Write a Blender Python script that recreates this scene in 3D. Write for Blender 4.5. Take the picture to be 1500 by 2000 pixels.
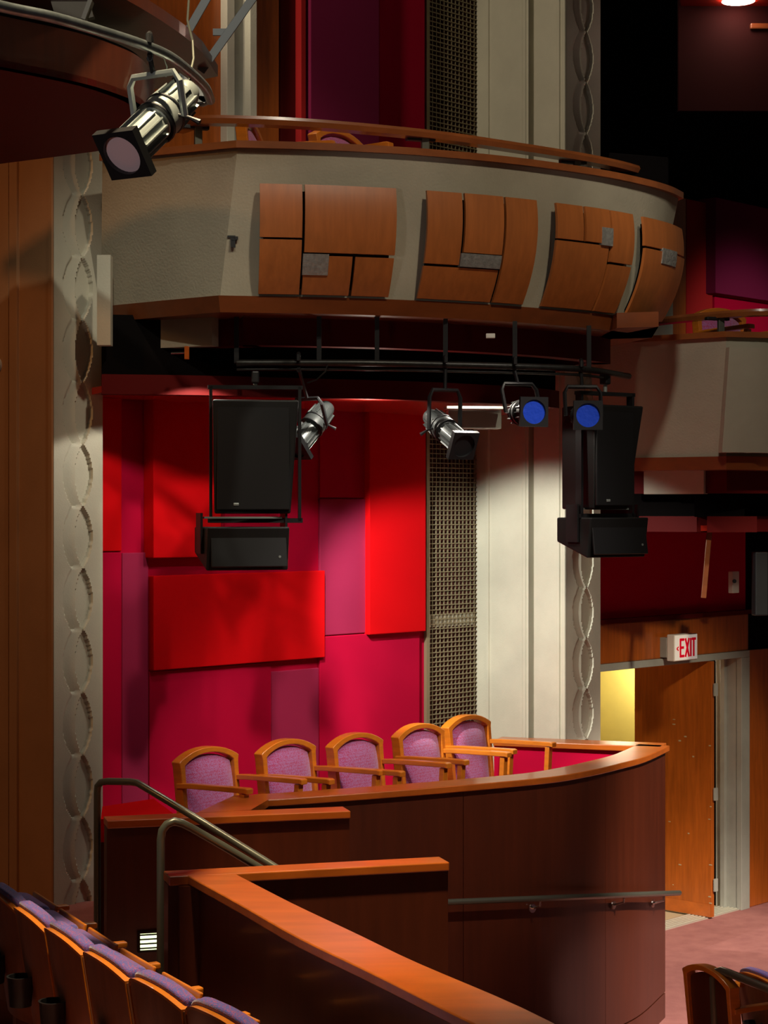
import bpy, bmesh, math, random
from mathutils import Vector, Matrix
random.seed(7)
for o in list(bpy.data.objects): bpy.data.objects.remove(o, do_unlink=True)
SC = bpy.context.scene; COL = SC.collection
# ------------------------------------------------------------------ camera, world, lights, exposure
H = 3.9; FP = 3750.0
cam = bpy.data.cameras.new('camera'); co = bpy.data.objects.new('camera', cam); COL.objects.link(co)
cam.sensor_fit = 'HORIZONTAL'; cam.sensor_width = 36; cam.lens = 36*FP/1500; cam.clip_end = 200
co.location = (0, 0, H); co.rotation_euler = (math.pi/2, 0, 0); SC.camera = co
w = bpy.data.worlds.new('world'); SC.world = w; w.use_nodes = True
w.node_tree.nodes['Background'].inputs[0].default_value = (1, .8, .62, 1)
w.node_tree.nodes['Background'].inputs[1].default_value = .03
SC.view_settings.view_transform = 'Standard'; SC.view_settings.look = 'None'
SC.view_settings.gamma = 1; SC.view_settings.use_curve_mapping = False; SC.view_settings.exposure = 0
def spot(name, loc, target, power, deg, blend=.3, color=(1, .93, .8), r=.12):
    l = bpy.data.lights.new(name, 'SPOT'); l.energy = power; l.spot_size = math.radians(deg); l.spot_blend = blend
    l.color = color; l.shadow_soft_size = r
    o = bpy.data.objects.new(name, l); COL.objects.link(o); o.location = loc
    o.rotation_euler = (Vector(target)-Vector(loc)).to_track_quat('-Z', 'Y').to_euler(); return o
spot('wall_washer_left', (-1.18, 12.46, H+.93), (-1.18, 12.56, H-1.4), 30, 132, .12, (1, .92, .78), .02)
spot('wall_washer_middle', (-.22, 12.62, H+.93), (-.22, 12.74, H-1.4), 52, 132, .12, (1, .92, .78), .02)
spot('wall_washer_right', (.62, 13.02, H+.93), (.62, 13.12, H-1.4), 36, 132, .12, (1, .92, .78), .02)
spot('soffit_uplight', (-.1, 13.25, H+.66), (-.1, 13.3, H+2), 16, 150, .4, (1, .85, .7), .05)
spot('pillar_washer', (-.55, 13.05, H+.68), (1.32, 15.6, H-1.55), 620, 62, .4, (1, 1, .9), .04)
spot('rig_fill', (-4.5, 1.0, 4.5), (-1.15, 9.0, 6.0), 420, 16, .6, (1, .93, .9), .3)  # added fill for the top-left rig, no known source
spot('spot_balcony', (3.4, 4.2, 12.8), (.3, 12.6, 5.6), 2000, 24, .5, (1, .88, .68), .3)
spot('spot_front_rails', (-.8, 7.2, 12.5), (-.1, 9.2, 2.1), 8500, 30, .7, (1, .8, .5), .2)
spot('spot_aisle', (5.5, 7.0, 8.5), (3.1, 15.6, 0), 10500, 25, .6, (1, .86, .74), .2)
spot('spot_left_pillar_warm', (-7.5, 5.5, 9.5), (-2.5, 12.5, 4.0), 700, 36, .6, (1, .45, .15), .3)
spot('spot_left_band', (-.9, 4.5, 11), (-2.0, 12.4, 4.0), 1000, 24, .8, (1, .95, .78), .1)
spot('spot_exit', (5.5, 8.5, 7.5), (3.0, 17.2, 1.6), 2300, 19, .6, (1, .86, .66), .2)
spot('spot_box_chairs', (5.2, 6.2, 11), (-.1, 13.5, 2.0), 3000, 17, .7, (1, .88, .78), .2)
spot('spot_bay_two', (8.5, 8.5, 6.6), (4.0, 17.5, 5.5), 1900, 12, .8, (1, .85, .8), .2)
spot('spot_right_balcony', (1.5, 8.0, 9.5), (3.0, 15.2, 4.9), 800, 26, .8, (1, .92, .78), .2)
spot('spot_upper_chairs', (-1.4, 13.2, 10.5), (-.5, 13.3, 6.2), 420, 46, .5, (1, .85, .7), .1)
spot('spot_upper_wall', (4.5, 5.5, 9.5), (-.6, 14.0, 8.0), 120, 18, .8, (1, .85, .75), .3)
spot('spot_pillar_top', (-3.3, 10.0, 9.2), (1.25, 15.3, 7.2), 600, 30, .6, (1, .85, .62), .2)
# ------------------------------------------------------------------ materials
def nt(name):
    m = bpy.data.materials.new(name); m.use_nodes = True; t = m.node_tree
    return m, t, t.nodes['Principled BSDF']
def plain(name, col, rough=.5, metal=0, bump=0, bscale=60, var=0, vscale=3, spec=.5, stretch=(1, 1, 1), col2=None, coat=0):
    m, t, b = nt(name); b.inputs['Roughness'].default_value = rough; b.inputs['Metallic'].default_value = metal
    b.inputs['Base Color'].default_value = (*col, 1); b.inputs['Specular IOR Level'].default_value = spec
    b.inputs['Coat Weight'].default_value = coat; b.inputs['Coat Roughness'].default_value = .12
    tc = t.nodes.new('ShaderNodeTexCoord'); mp = t.nodes.new('ShaderNodeMapping'); mp.inputs['Scale'].default_value = stretch
    t.links.new(tc.outputs['Object'], mp.inputs[0])
    if var or col2:
        n = t.nodes.new('ShaderNodeTexNoise'); n.inputs['Scale'].default_value = vscale; n.inputs['Detail'].default_value = 6
        n.inputs['Roughness'].default_value = .6; t.links.new(mp.outputs[0], n.inputs['Vector'])
        r = t.nodes.new('ShaderNodeValToRGB'); r.color_ramp.elements[0].position = .3; r.color_ramp.elements[1].position = .7
        c2 = col2 or tuple(c*(1-var) for c in col)
        r.color_ramp.elements[0].color = (*c2, 1); r.color_ramp.elements[1].color = (*col, 1)
        t.links.new(n.outputs['Fac'], r.inputs[0]); t.links.new(r.outputs[0], b.inputs['Base Color'])
    if bump:
        n2 = t.nodes.new('ShaderNodeTexNoise'); n2.inputs['Scale'].default_value = bscale; n2.inputs['Detail'].default_value = 4
        t.links.new(tc.outputs['Object'], n2.inputs['Vector']); bp = t.nodes.new('ShaderNodeBump')
        bp.inputs['Strength'].default_value = bump; bp.inputs['Distance'].default_value = .01
        t.links.new(n2.outputs['Fac'], bp.inputs['Height']); t.links.new(bp.outputs[0], b.inputs['Normal'])
    return m
def upholstery():
    m, t, b = nt('purple_upholstery'); b.inputs['Roughness'].default_value = .85
    b.inputs['Sheen Weight'].default_value = .4; b.inputs['Specular IOR Level'].default_value = .2
    tc = t.nodes.new('ShaderNodeTexCoord')
    wv = t.nodes.new('ShaderNodeTexWave'); wv.bands_direction = 'Z'; wv.inputs['Scale'].default_value = 15
    wv.inputs['Distortion'].default_value = 9; wv.inputs['Detail'].default_value = 1.5; wv.inputs['Detail Scale'].default_value = 7
    t.links.new(tc.outputs['Object'], wv.inputs['Vector'])
    r = t.nodes.new('ShaderNodeValToRGB'); r.color_ramp.elements[0].color = (.42, .045, .14, 1); r.color_ramp.elements[1].color = (.40, .15, .36, 1)
    r.color_ramp.elements[0].position = .25; r.color_ramp.elements[1].position = .6
    t.links.new(wv.outputs['Fac'], r.inputs[0]); t.links.new(r.outputs[0], b.inputs['Base Color'])
    bp = t.nodes.new('ShaderNodeBump'); bp.inputs['Strength'].default_value = .3; bp.inputs['Distance'].default_value = .004
    t.links.new(wv.outputs['Fac'], bp.inputs['Height']); t.links.new(bp.outputs[0], b.inputs['Normal'])
    return m
def upholstery_blue():
    m = upholstery(); m.name = 'blue_purple_upholstery'
    r = [n for n in m.node_tree.nodes if n.type == 'VALTORGB'][0]
    r.color_ramp.elements[0].color = (.30, .07, .2, 1); r.color_ramp.elements[1].color = (.095, .085, .33, 1)
    r.color_ramp.elements[0].position = .1; r.color_ramp.elements[1].position = .35
    return m
def emit(name, col, s):
    m, t, b = nt(name); b.inputs['Base Color'].default_value = (*col, 1)
    b.inputs['Emission Color'].default_value = (*col, 1); b.inputs['Emission Strength'].default_value = s; return m
G = (9, 9, .7)
M = dict(
 dsteel=plain('dark_cast_metal', (.045, .05, .05), .4, .4),
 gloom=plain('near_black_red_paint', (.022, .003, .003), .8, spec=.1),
 tanpaint=plain('warm_tan_paint', (.40, .20, .09), .6, bump=.1, bscale=90, var=.2, vscale=1.5, spec=.3),
 board=plain('dark_cherry_board', (.20, .05, .012), .35, var=.3, vscale=2.5, stretch=(1, 4, 4), coat=.3),
 railwood=plain('brown_rail_wood', (.30, .085, .022), .3, var=.3, vscale=2.5, stretch=(1, 4, 4), coat=.4),
 plaster=plain('cream_plaster', (.60, .575, .46), .6, bump=.12, bscale=90, var=.16, vscale=2.2, spec=.3),
 fascia=plain('grey_beige_plaster', (.40, .36, .27), .75, bump=.25, bscale=60, var=.2, vscale=1.6, spec=.2),
 wood=plain('cherry_wood', (.46, .105, .010), .34, var=.35, vscale=3.5, stretch=G, bump=.03, bscale=40, coat=.25),
 dark=plain('dark_mahogany_panel', (.085, .016, .005), .38, var=.3, vscale=2, stretch=G, coat=.25),
 cap=plain('varnished_rail_wood', (.50, .115, .012), .32, var=.3, vscale=2.2, stretch=(1, 5, 5), coat=.35),
 lightwood=plain('amber_chair_wood', (.66, .19, .014), .32, var=.25, vscale=8, stretch=(1, 1, 4), coat=.5),
 panelwood=plain('cherry_panel_veneer', (.42, .125, .028), .42, var=.25, vscale=2.5, stretch=G, coat=.1),
 shell=plain('bent_plywood', (.30, .105, .045), .38, var=.3, vscale=4, stretch=(6, 6, .6), coat=.2),
 red=plain('bright_red_fabric', (.66, .003, .006), .9, bump=.1, bscale=300, spec=.05),
 crimson=plain('crimson_fabric', (.46, .003, .035), .9, bump=.1, bscale=300, spec=.05),
 softred=plain('muted_red_fabric', (.40, .02, .02), .9, bump=.1, bscale=300, spec=.05),
 rose=plain('rose_fabric', (.33, .02, .07), .9, bump=.15, bscale=300, spec=.05),
 plum=plain('plum_fabric', (.20, .015, .06), .9, bump=.15, bscale=300, spec=.05),
 maroon=plain('maroon_paint', (.10, .006, .006), .6, spec=.08),
 glossred=plain('glossy_red_soffit', (.42, .02, .01), .25, spec=.5),
 black=plain('black_metal', (.008, .008, .009), .45, spec=.4),
 blackbox=plain('black_speaker_paint', (.007, .007, .007), .55, bump=.1, bscale=200, spec=.3),
 void=plain('black_paint_and_shade', (.004, .003, .003), .9, spec=.05),  # plain black, also painted shade on bay two walls and in gaps
 steel=plain('cast_aluminium', (.36, .40, .39), .40, .55, bump=.05, bscale=40),
 rail=plain('bronze_grey_tube', (.13, .13, .10), .33, .5),
 pipe=plain('galvanised_pipe', (.32, .36, .38), .32, .85, var=.4, vscale=14),
 dpipe=plain('dark_rigging_pipe', (.035, .035, .032), .4, .6, var=.5, vscale=30),
 brace=plain('grey_steel_bar', (.16, .17, .18), .5, .4),
 chrome=plain('chrome', (.75, .75, .72), .2, 1),
 lens=plain('pale_gel', (.66, .48, .52), .3, spec=.6),
 blue=plain('blue_gel', (.015, .06, .55), .25, bump=.5, bscale=30, spec=.6),
 silver=plain('silver_tape', (.38, .37, .34), .35, .35, bump=.6, bscale=45, var=.4, vscale=40),
 up=upholstery(), upb=upholstery_blue(),
 carpet=plain('mauve_carpet', (.42, .18, .16), .95, bump=.5, bscale=220, col2=(.32, .13, .12), vscale=5, spec=.05),
 tan=plain('beige_hall_floor', (.45, .36, .22), .6),
 yellow=plain('yellow_corridor_paint', (.74, .60, .15), .7, var=.08, vscale=4),
 frame=plain('grey_painted_steel', (.36, .37, .32), .4, var=.15, vscale=5),
 thresh=plain('aluminium_threshold', (.62, .6, .5), .35, .5),
 mesh=plain('bronze_lattice', (.28, .23, .14), .45, .4),
 meshback=plain('oxblood_grille_cloth', (.085, .010, .008), .9),
 signw=plain('white_sign_plastic', (.85, .82, .72), .4), signr=emit('red_letters', (.75, .0, .02), .25),
 signf=emit('white_sign_face', (.9, .85, .72), .28),
 lamp=emit('lit_lamp', (1, .75, .6), 26), steplamp=emit('step_lamp', (.85, 1, .5), 3),
 white=plain('white_plastic', (.6, .58, .52), .4))
# ------------------------------------------------------------------ mesh helper
class MB:
    def __init__(s): s.v = []; s.f = []
    def add(s, vs, fs):
        n = len(s.v); s.v += [tuple(v) for v in vs]; s.f += [tuple(i+n for i in f) for f in fs]; return s
    def box(s, c, size, rz=0, mat=None):
        x, y, z = (d/2 for d in size)
        vs = [Vector((i*x, j*y, k*z)) for k in (-1, 1) for j in (-1, 1) for i in (-1, 1)]
        R = mat or Matrix.Rotation(rz, 3, 'Z'); c = Vector(c)
        return s.add([c+R @ v for v in vs], [(0, 2, 3, 1), (4, 5, 7, 6), (0, 1, 5, 4), (2, 6, 7, 3), (0, 4, 6, 2), (1, 3, 7, 5)])
    def bar(s, a, b, wd, th, up=(0, 0, 1)):
        a, b = Vector(a), Vector(b); d = (b-a); L = d.length; d.normalize(); u = Vector(up)
        x = d.cross(u)
        if x.length < 1e-4: x = d.cross(Vector((1, 0, 0)))
        x.normalize(); y = x.cross(d)
        R = Matrix((x, d, y)).transposed()
        return s.box((a+b)/2, (wd, L, th), mat=R)
    def prism(s, poly, z0, z1):
        n = len(poly); a = sum(poly[i][0]*poly[(i+1) % n][1]-poly[(i+1) % n][0]*poly[i][1] for i in range(n))
        if a < 0: poly = poly[::-1]
        vs = [(p[0], p[1], z0) for p in poly]+[(p[0], p[1], z1) for p in poly]
        return s.add(vs, [tuple(range(n))[::-1], tuple(range(n, 2*n))]+[(i, (i+1) % n, n+(i+1) % n, n+i) for i in range(n)])
    def grid(s, rows, closed=False):
        n = len(rows[0]); vs = [p for r in rows for p in r]; fs = []
        for i in range(len(rows)-1):
            for j in range(n if closed else n-1):
                k = (j+1) % n; fs.append((i*n+j, i*n+k, (i+1)*n+k, (i+1)*n+j))
        return s.add(vs, fs)
    def solid(s, rows):              # rows of closed loops with end caps
        n = len(rows[0]); m0 = len(s.v); s.grid(rows, True); L = len(rows)
        s.f.append(tuple(m0+i for i in range(n))[::-1]); s.f.append(tuple(m0+(L-1)*n+i for i in range(n))); return s
    def tube(s, pts, r, n=10):
        pts = [Vector(p) for p in pts]; rows = []; ref = None
        for i, p in enumerate(pts):
            d = (pts[min(i+1, len(pts)-1)]-pts[max(i-1, 0)]).normalized()
            if ref is None: ref = d.cross(Vector((.13, .31, .94))).normalized()
            x = (ref-d*ref.dot(d)).normalized(); ref = x; y = d.cross(x)
            rr = r[i] if isinstance(r, (list, tuple)) else r
            rows.append([p+(x*math.cos(2*math.pi*k/n)+y*math.sin(2*math.pi*k/n))*rr for k in range(n)])
        return s.solid(rows)
    def lathe(s, prof, o=(0, 0, 0), d=(0, 0, 1), n=20, capped=True):   # prof [(r, along)]
        o = Vector(o); d = Vector(d).normalized(); x = d.orthogonal().normalized(); y = d.cross(x)
        rows = [[o+d*a+(x*math.cos(2*math.pi*k/n)+y*math.sin(2*math.pi*k/n))*max(r, 1e-4) for k in range(n)] for r, a in prof]
        return s.solid(rows) if capped else s.grid(rows, True)
    def sweep(s, curve, prof):       # closed profile [(offset to the right of travel, z)] along a plan curve
        nn = normals(curve); rows = []
        for (x, y), (nx, ny) in zip(curve, nn): rows.append([(x+nx*o, y+ny*o, z) for o, z in prof])
        return s.solid(rows)
    def build(s, name, mat, parent=None, smooth=False, bevel=0, seg=2, kind=None, label=None):
        me = bpy.data.meshes.new(name); me.from_pydata(s.v, [], s.f)
        bm = bmesh.new(); bm.from_mesh(me); bmesh.ops.recalc_face_normals(bm, faces=bm.faces)
        if smooth:
            for f in bm.faces: f.smooth = True
            for e in bm.edges:
                if len(e.link_faces) == 2 and e.calc_face_angle(0) > math.radians(smooth if smooth is not True else 40): e.smooth = False
        bm.to_mesh(me); bm.free()
        o = bpy.data.objects.new(name, me); COL.objects.link(o); me.materials.append(M[mat])
        if bevel:
            b = o.modifiers.new('bevel', 'BEVEL'); b.width = bevel; b.segments = seg; b.limit_method = 'ANGLE'
            b.angle_limit = math.radians(45)
        if parent:
            o.parent = parent
            if parent.get('_rel'): o.location = (0, 0, 0)
        if kind: o['kind'] = kind
        if label: o['label'] = label
        return o
def thing(name, label, cat, loc=(0, 0, 0), rz=0, group=None):
    o = bpy.data.objects.new(name, None); COL.objects.link(o); o.location = loc; o.rotation_euler = (0, 0, rz)
    o.empty_display_size = .1; o['label'] = label; o['category'] = cat
    if group: o['group'] = group
    return o
def tag(o, label, cat, group=None):
    o['label'] = label; o['category'] = cat
    if group: o['group'] = group
    return o
def world_child(root):               # children given in world coordinates
    def f(mb, name, mat, **k):
        R = (Matrix.Translation(root.location) @ root.rotation_euler.to_matrix().to_4x4()).inverted()
        mb.v = [tuple(R @ Vector(v)) for v in mb.v]
        return mb.build(name, mat, root, **k)
    return f
def dup(root, loc, rz, label, group=None):
    r = root.copy(); COL.objects.link(r); r.location = loc; r.rotation_euler = (0, 0, rz); r['label'] = label
    if group: r['group'] = group
    for ch in list(root.children):
        c = ch.copy(); COL.objects.link(c); c.parent = r
        for g in list(ch.children):
            d = g.copy(); COL.objects.link(d); d.parent = c
    return r
def normals(c):
    out = []
    for i in range(len(c)):
        ds = []
        if i > 0: ds.append((Vector(c[i])-Vector(c[i-1])).normalized())
        if i < len(c)-1: ds.append((Vector(c[i+1])-Vector(c[i])).normalized())
        d = sum(ds, Vector((0, 0))).normalized(); k = 1/max(.5, d.dot(ds[0]))
        out.append((d.y*k, -d.x*k))
    return out
def crom(p, n=6):                    # Catmull-Rom resampling
    p = [Vector(q) for q in p]; out = []
    q = [p[0]*2-p[1]]+p+[p[-1]*2-p[-2]]
    for i in range(1, len(q)-2):
        for k in range(n):
            t = k/n; a, b, c, d = q[i-1], q[i], q[i+1], q[i+2]
            out.append(.5*((2*b)+(c-a)*t+(2*a-5*b+4*c-d)*t*t+(3*b-a-3*c+d)*t**3))
    out.append(p[-1]); return [tuple(v) for v in out]
def off(c, d): return [(x+nx*d, y+ny*d) for (x, y), (nx, ny) in zip(c, normals(c))]
# measuring from the photo: column px, row py -> plan position at a level h (height relative to the eye) or at a depth Y
def lv(px, py, h): Y = h*FP/(1000-py); return ((px-750)*Y/FP, Y)
def at(px, py, Y): return Vector(((px-750)*Y/FP, Y, H+(1000-py)*Y/FP))
TH = math.radians(47); U = (math.cos(TH), math.sin(TH)); V = (math.sin(TH), -math.cos(TH)); W0 = (-1.606, 13.62)
def W(t, v, z=None):
    p = (W0[0]+t*U[0]+v*V[0], W0[1]+t*U[1]+v*V[1]); return p if z is None else (p[0], p[1], z)
def wt(px, v=0):
    k = (px-750)/FP; bx, by = W(0, v); return (k*by-bx)/(U[0]-k*U[1])
def zy(py, Y): return H+(1000-py)*Y/FP
def wbox(mb, t0, t1, v0, v1, z0, z1): return mb.prism([W(t0, v0), W(t1, v0), W(t1, v1), W(t0, v1)], z0, z1)
# ------------------------------------------------------------------ setting: floors, walls, ceiling
MB().box((4, 10, -.06), (24, 34, .12)).build('floor', 'carpet', kind='structure')
MB().prism([(-8, 11.1), (-1.62, 11.24), (-1.4, 12.0), W(3.4, .05), W(3.4, -.3), W(-1.5, -.3), (-8, 13)], 1.1, 1.30).build('floor_platform', 'carpet', kind='structure')
MB().prism([(-8, 5), (-.2, 5), (-.45, 7.6), (-1.12, 9.35), (-1.30, 11.24), (-8, 11.1)], .8, 1.15).build('floor_seating_tier', 'carpet', kind='structure')
MB().box((4, 12, 13.2), (24, 30, .2)).build('ceiling', 'void', kind='structure')
tg = wt(828); te = 3.51
pL = (-2.167, 12.60); rx, ry = pL[0]-W0[0], pL[1]-W0[1]; tL = rx*U[0]+ry*U[1]; vL = rx*V[0]+ry*V[1]
wbox(MB(), tL+.2, tg, -.2, 0, 0, 13).build('wall_side', 'crimson', kind='structure')
wbox(MB(), tg, te+.4, -.32, -.2, 0, 13).build('wall_grille_recess', 'meshback', kind='structure')
# upholstered wall panels (the wall's own facing)
pn = [0]
def wpanel(px0, px1, y0, y1, v, mat, v0=0.0, lab=None, zz=None):
    t0, t1 = wt(px0, v), wt(px1, v); Y = W(t0, v)[1]
    z1, z0 = (zy(y0, Y), zy(y1, Y)) if zz is None else zz
    o = wbox(MB(), t0, t1, v0, v, z0, z1).build('acoustic_panel', mat, bevel=.006)
    tag(o, lab, 'wall panel'); return o
# lower level, bay one
wpanel(150, 238, 700, 1078, .02, 'red', lab='bright red fabric wall panel beside the left pillar, behind the box')
wpanel(150, 238, 1080, 1700, .012, 'crimson', lab='crimson fabric wall panel low beside the left pillar')
wpanel(239, 290, 1080, 1700, .02, 'rose', lab='narrow rose fabric wall panel between crimson ones, left of the chairs')
wpanel(300, 432, 700, 1090, .11, 'red', lab='thick bright red wall panel hanging partly behind the black left loudspeaker')
wpanel(300, 635, 1125, 1310, .06, 'red', lab='wide bright red block panel on the wall above the leftmost box chairs')
wpanel(292, 530, 1312, 1700, .015, 'crimson', lab='crimson wall panel under the wide red block')
wpanel(531, 623, 1312, 1700, .022, 'rose', lab='upright rose wall panel behind the second and third box chairs')
wpanel(625, 722, 700, 972, .015, 'crimson', lab='crimson wall panel above the rose square, left of the tall red panel')
wpanel(625, 722, 974, 1242, .022, 'rose', lab='rose wall panel right of the wide red block')
wpanel(625, 820, 1244, 1700, .03, 'crimson', lab='large crimson wall panel behind the third and fourth box chairs')
wpanel(722, 832, 700, 1240, .07, 'red', lab='tall bright red wall panel next to the bronze grille')
wpanel(440, 560, 820, 1110, .02, 'crimson', lab='crimson wall panel behind the black left loudspeaker')
# upper level, bay one
ub = H+1.6
wpanel(548, 588, -400, 300, .04, 'maroon', lab='narrow dark maroon wall panel behind the upper balcony', zz=(ub, 12))
wpanel(588, 598, -400, 300, .10, 'softred', lab='thin bright red upright strip on the upper wall', zz=(ub, 12))
wpanel(607, 741, -400, 300, .12, 'plum', lab='broad plum wall panel behind the upper balcony', zz=(ub, 12))
wpanel(741, 830, -400, 300, .05, 'crimson', lab='crimson wall panel beside the dark upper grille', zz=(ub, 12))
# door frame and leaf at the upper balcony
d = thing('balcony_door', 'cherry wood door in a pale frame at the left end of the upper balcony', 'door', W(wt(440), .1, ub))
wc = world_child(d)
wc(wbox(MB(), wt(250, .03), wt(432, .03), .0, .05, ub, ub+3.2), 'leaf', 'wood')
mb = MB(); wbox(mb, wt(440, .1), wt(455, .1), 0, .12, ub, ub+3.4); wbox(mb, wt(487, .14), wt(500, .14), 0, .15, ub, ub+3.4)
wc(mb, 'frame', 'plaster', bevel=.004)
wc(wbox(MB(), wt(455, .06), wt(488, .06), 0, .07, ub, ub+3.4), 'frame_reveal', 'frame')
wc(wbox(MB(), wt(414, .05), wt(436, .05), 0.05, .07, ub, ub+.75), 'push_plate', 'frame')
tag(wbox(MB(), wt(501, .08), wt(545, .08), 0, .08, ub, 12).build('wood_wall_panel', 'wood', bevel=.005), 'orange cherry wood upright panel right of the upper balcony door', 'wall panel')
# grille
g = thing('wall_grille', 'tall bronze lattice grille between the red wall and the cream pillar', 'grille', W(tg, 0, 1.3)); wc = world_child(g)
mb = MB(); t0, t1 = tg+.04, te-.01
n = 13
for i in range(n): t = t0+(t1-t0)*(i+.5)/n; wbox(mb, t-.004, t+.004, -.016, -.004, 1.3, 12)
z = 1.3
while z < 11: wbox(mb, t0, t1, -.010, .0, z-.004, z+.004); z += .039
wc(mb, 'lattice', 'mesh')
mb = MB()
for i in range(n): t = t0+(t1-t0)*(i+1.0)/n; wbox(mb, t-.009, t+.009, -.06, -.045, 1.3, 12)
z = 1.32
while z < 11: wbox(mb, t0, t1, -.05, -.042, z-.007, z+.007); z += .078
wc(mb, 'rear_lattice', 'meshback')
wc(wbox(MB(), tg, tg+.04, -.2, .03, 1.3, 12), 'frame', 'mesh')
# ------------------------------------------------------------------ pillars
def relief(x, z, per, phase):
    pz = ((z-phase)/per) % 1*2-1; b = 1-abs(pz)**2; lo = (1-pz)/2
    xl, xr, xi = -(.24+.38*b), .18+.38*b, .18-.30*b
    if xi < x < xr and b > .02: return .024+.006*(x-xi)/max(.05, xr-xi)
    if xl < x <= xi: return .030*(.35+.65*lo)*(1-(x-xl)/max(.05, xi-xl))
    return 0
def pillar(name_label, t_c, v_c, v_back, z0, phase, fluted_faces, band=.41, per=.414, z1=12.6, sm='plaster'):
    p = thing('carved_pillar', name_label, 'pillar', W(t_c, v_c, z0)); wc = world_child(p)
    # shaft: plan polyline along face A (normal -U) from back to corner, small relief in t
    poly = [W(t_c-a, v_c-b) for b, a in fluted_faces]
    poly = [W(t_c+band, v_back)]+[W(t_c-fluted_faces[0][1], v_back)]+poly+[W(t_c, v_c-.001), W(t_c+.02, v_c-.05), W(t_c+band-.01, v_c-.05)]
    wc(MB().prism(poly, z0, z1), 'shaft', sm, bevel=.003)
    nx = 44; nz = int((z1-z0)/.0134); rows = []
    for j in range(nz+1):
        z = z0+(z1-z0)*j/nz; r = []
        for i in range(nx+1):
            s = i/nx; r.append(W(t_c+band*s, v_c-relief(s*2-1, z, per, phase), z))
        rows.append(r)
    wc(MB().grid(rows), 'carved_band', 'plaster', smooth=50)
    return p
YL = 12.72; YR = 15.45
# right pillar: corner at t 3.41, v .915
fa = [(.942, -.0), (.84, .0), (.825, .03), (.80, .03), (.795, .012), (.45, .012), (.44, .02), (.41, .02), (.405, .01), (.385, .01), (.385, -.08), (.335, -.08), (.33, .01), (.09, .01), (.085, .02), (.06, .02), (.055, .004), (.04, .004), (.035, .016), (.005, .016)]
pillar('cream pillar with carved lens chain, right of the bronze grille', 3.51, .942, -.2, 0, zy(1150, YR), fa, band=.46)
fl = [(1.6, .0), (.62, .0), (.50, .0), (.5, -.03), (.47, -.03), (.465, .02), (.38, .02), (.375, .0), (.05, .0), (.045, .012), (.01, .012)]
pillar('tan-sided pillar with carved lens chain at the left edge of the view', tL, vL, vL-1.65, 1.30, zy(378, YL), fl, band=.407, sm='tanpaint')
# ------------------------------------------------------------------ balconies
def ring(mb, curve, prof): return mb.sweep(curve, [(o, H+z) for o, z in prof])
T1 = [lv(200, 316, 2.28), lv(330, 303, 2.28)]+crom([lv(*q, 2.28) for q in [(464, 290), (580, 293), (700, 298), (830, 306), (1000, 322), (1160, 344), (1250, 362), (1300, 376), (1325, 388)]], 6)+[(1.78, 15.25)]
NC = len(T1)-1
def balcony(label, T, dz, wall, right_wall_t, BT):
    b = thing('balcony', label, 'balcony', (T[0][0], T[0][1], H+1.27+dz)); wc = world_child(b)
    P = lambda pr: [(o, z+dz) for o, z in pr]
    Ti = off(T, -.12); Bi = off(BT, -.12)
    wc(MB().solid([[(*T[i], H+2.28+dz), (*BT[i], H+1.373+dz), (*Bi[i], H+1.373+dz), (*Ti[i], H+2.28+dz)] for i in range(len(T))]), 'fascia', 'fascia', smooth=25)
    wc(ring(MB(), T, P([(.035, 2.28), (.035, 2.325), (-.22, 2.325), (-.22, 2.28)])), 'cap', 'railwood', smooth=25)
    wc(ring(MB(), BT, P([(.03, 1.373), (-.0, 1.27), (-.42, 1.27), (-.42, 1.373)])), 'bottom_board', 'board', smooth=25)
    wc(ring(MB(), T, P([(-.50, 1.27), (-.50, 1.09), (-.62, 1.09), (-.62, 1.27)])), 'recessed_band', 'maroon', smooth=25)
    D = off(T[:-1], -.92)
    if dz == 0:
        k = next(i for i, p in enumerate(D) if p[0] > -.35); D = [((px-750)*Y/FP, Y) for px, Y in ((199, 12.60), (330, 12.68), (464, 12.80))]+D[k:]
    back = [wall(right_wall_t), wall(0)]
    wc(MB().sweep(D, [(0, H+.905+dz), (0, H+.775+dz), (-.12, H+.775+dz), (-.12, H+.905+dz)]), 'lower_band', 'maroon', smooth=25)
    D2 = off(D, -.03)
    wc(MB().sweep(D2, [(0, H+1.30+dz), (0, H+.90+dz), (-.04, H+.90+dz), (-.04, H+1.30+dz)]), 'gap_shade_sheet', 'void')  # added black sheet standing for the shaded gap above the band
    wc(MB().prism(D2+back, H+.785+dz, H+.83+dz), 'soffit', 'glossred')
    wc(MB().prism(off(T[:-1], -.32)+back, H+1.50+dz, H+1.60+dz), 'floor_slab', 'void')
    return b, wc
b1, wc1 = balcony('curved plaster balcony carrying four wood panels, above the box with five chairs', T1, 0, lambda s: W(te-.02, .02) if s else W(tL+.42, .02), 1, [lv(197, 600, 1.373), lv(320, 588, 1.373), lv(430, 578, 1.373)]+off(T1, -.18)[3:])
T2 = [lv(1150, 673, 1.34), lv(1300, 666, 1.34), lv(1418, 659, 1.34)]+crom([lv(1495, 661, 1.34), lv(1600, 668, 1.34), lv(1700, 676, 1.34)], 5)
b2, wc2 = balcony('lower plain plaster balcony at the right, over the exit door', T2, -.94, lambda s: W(8.2, .18) if s else W(4.0, .18), 1, off(T2, -.18))
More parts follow.
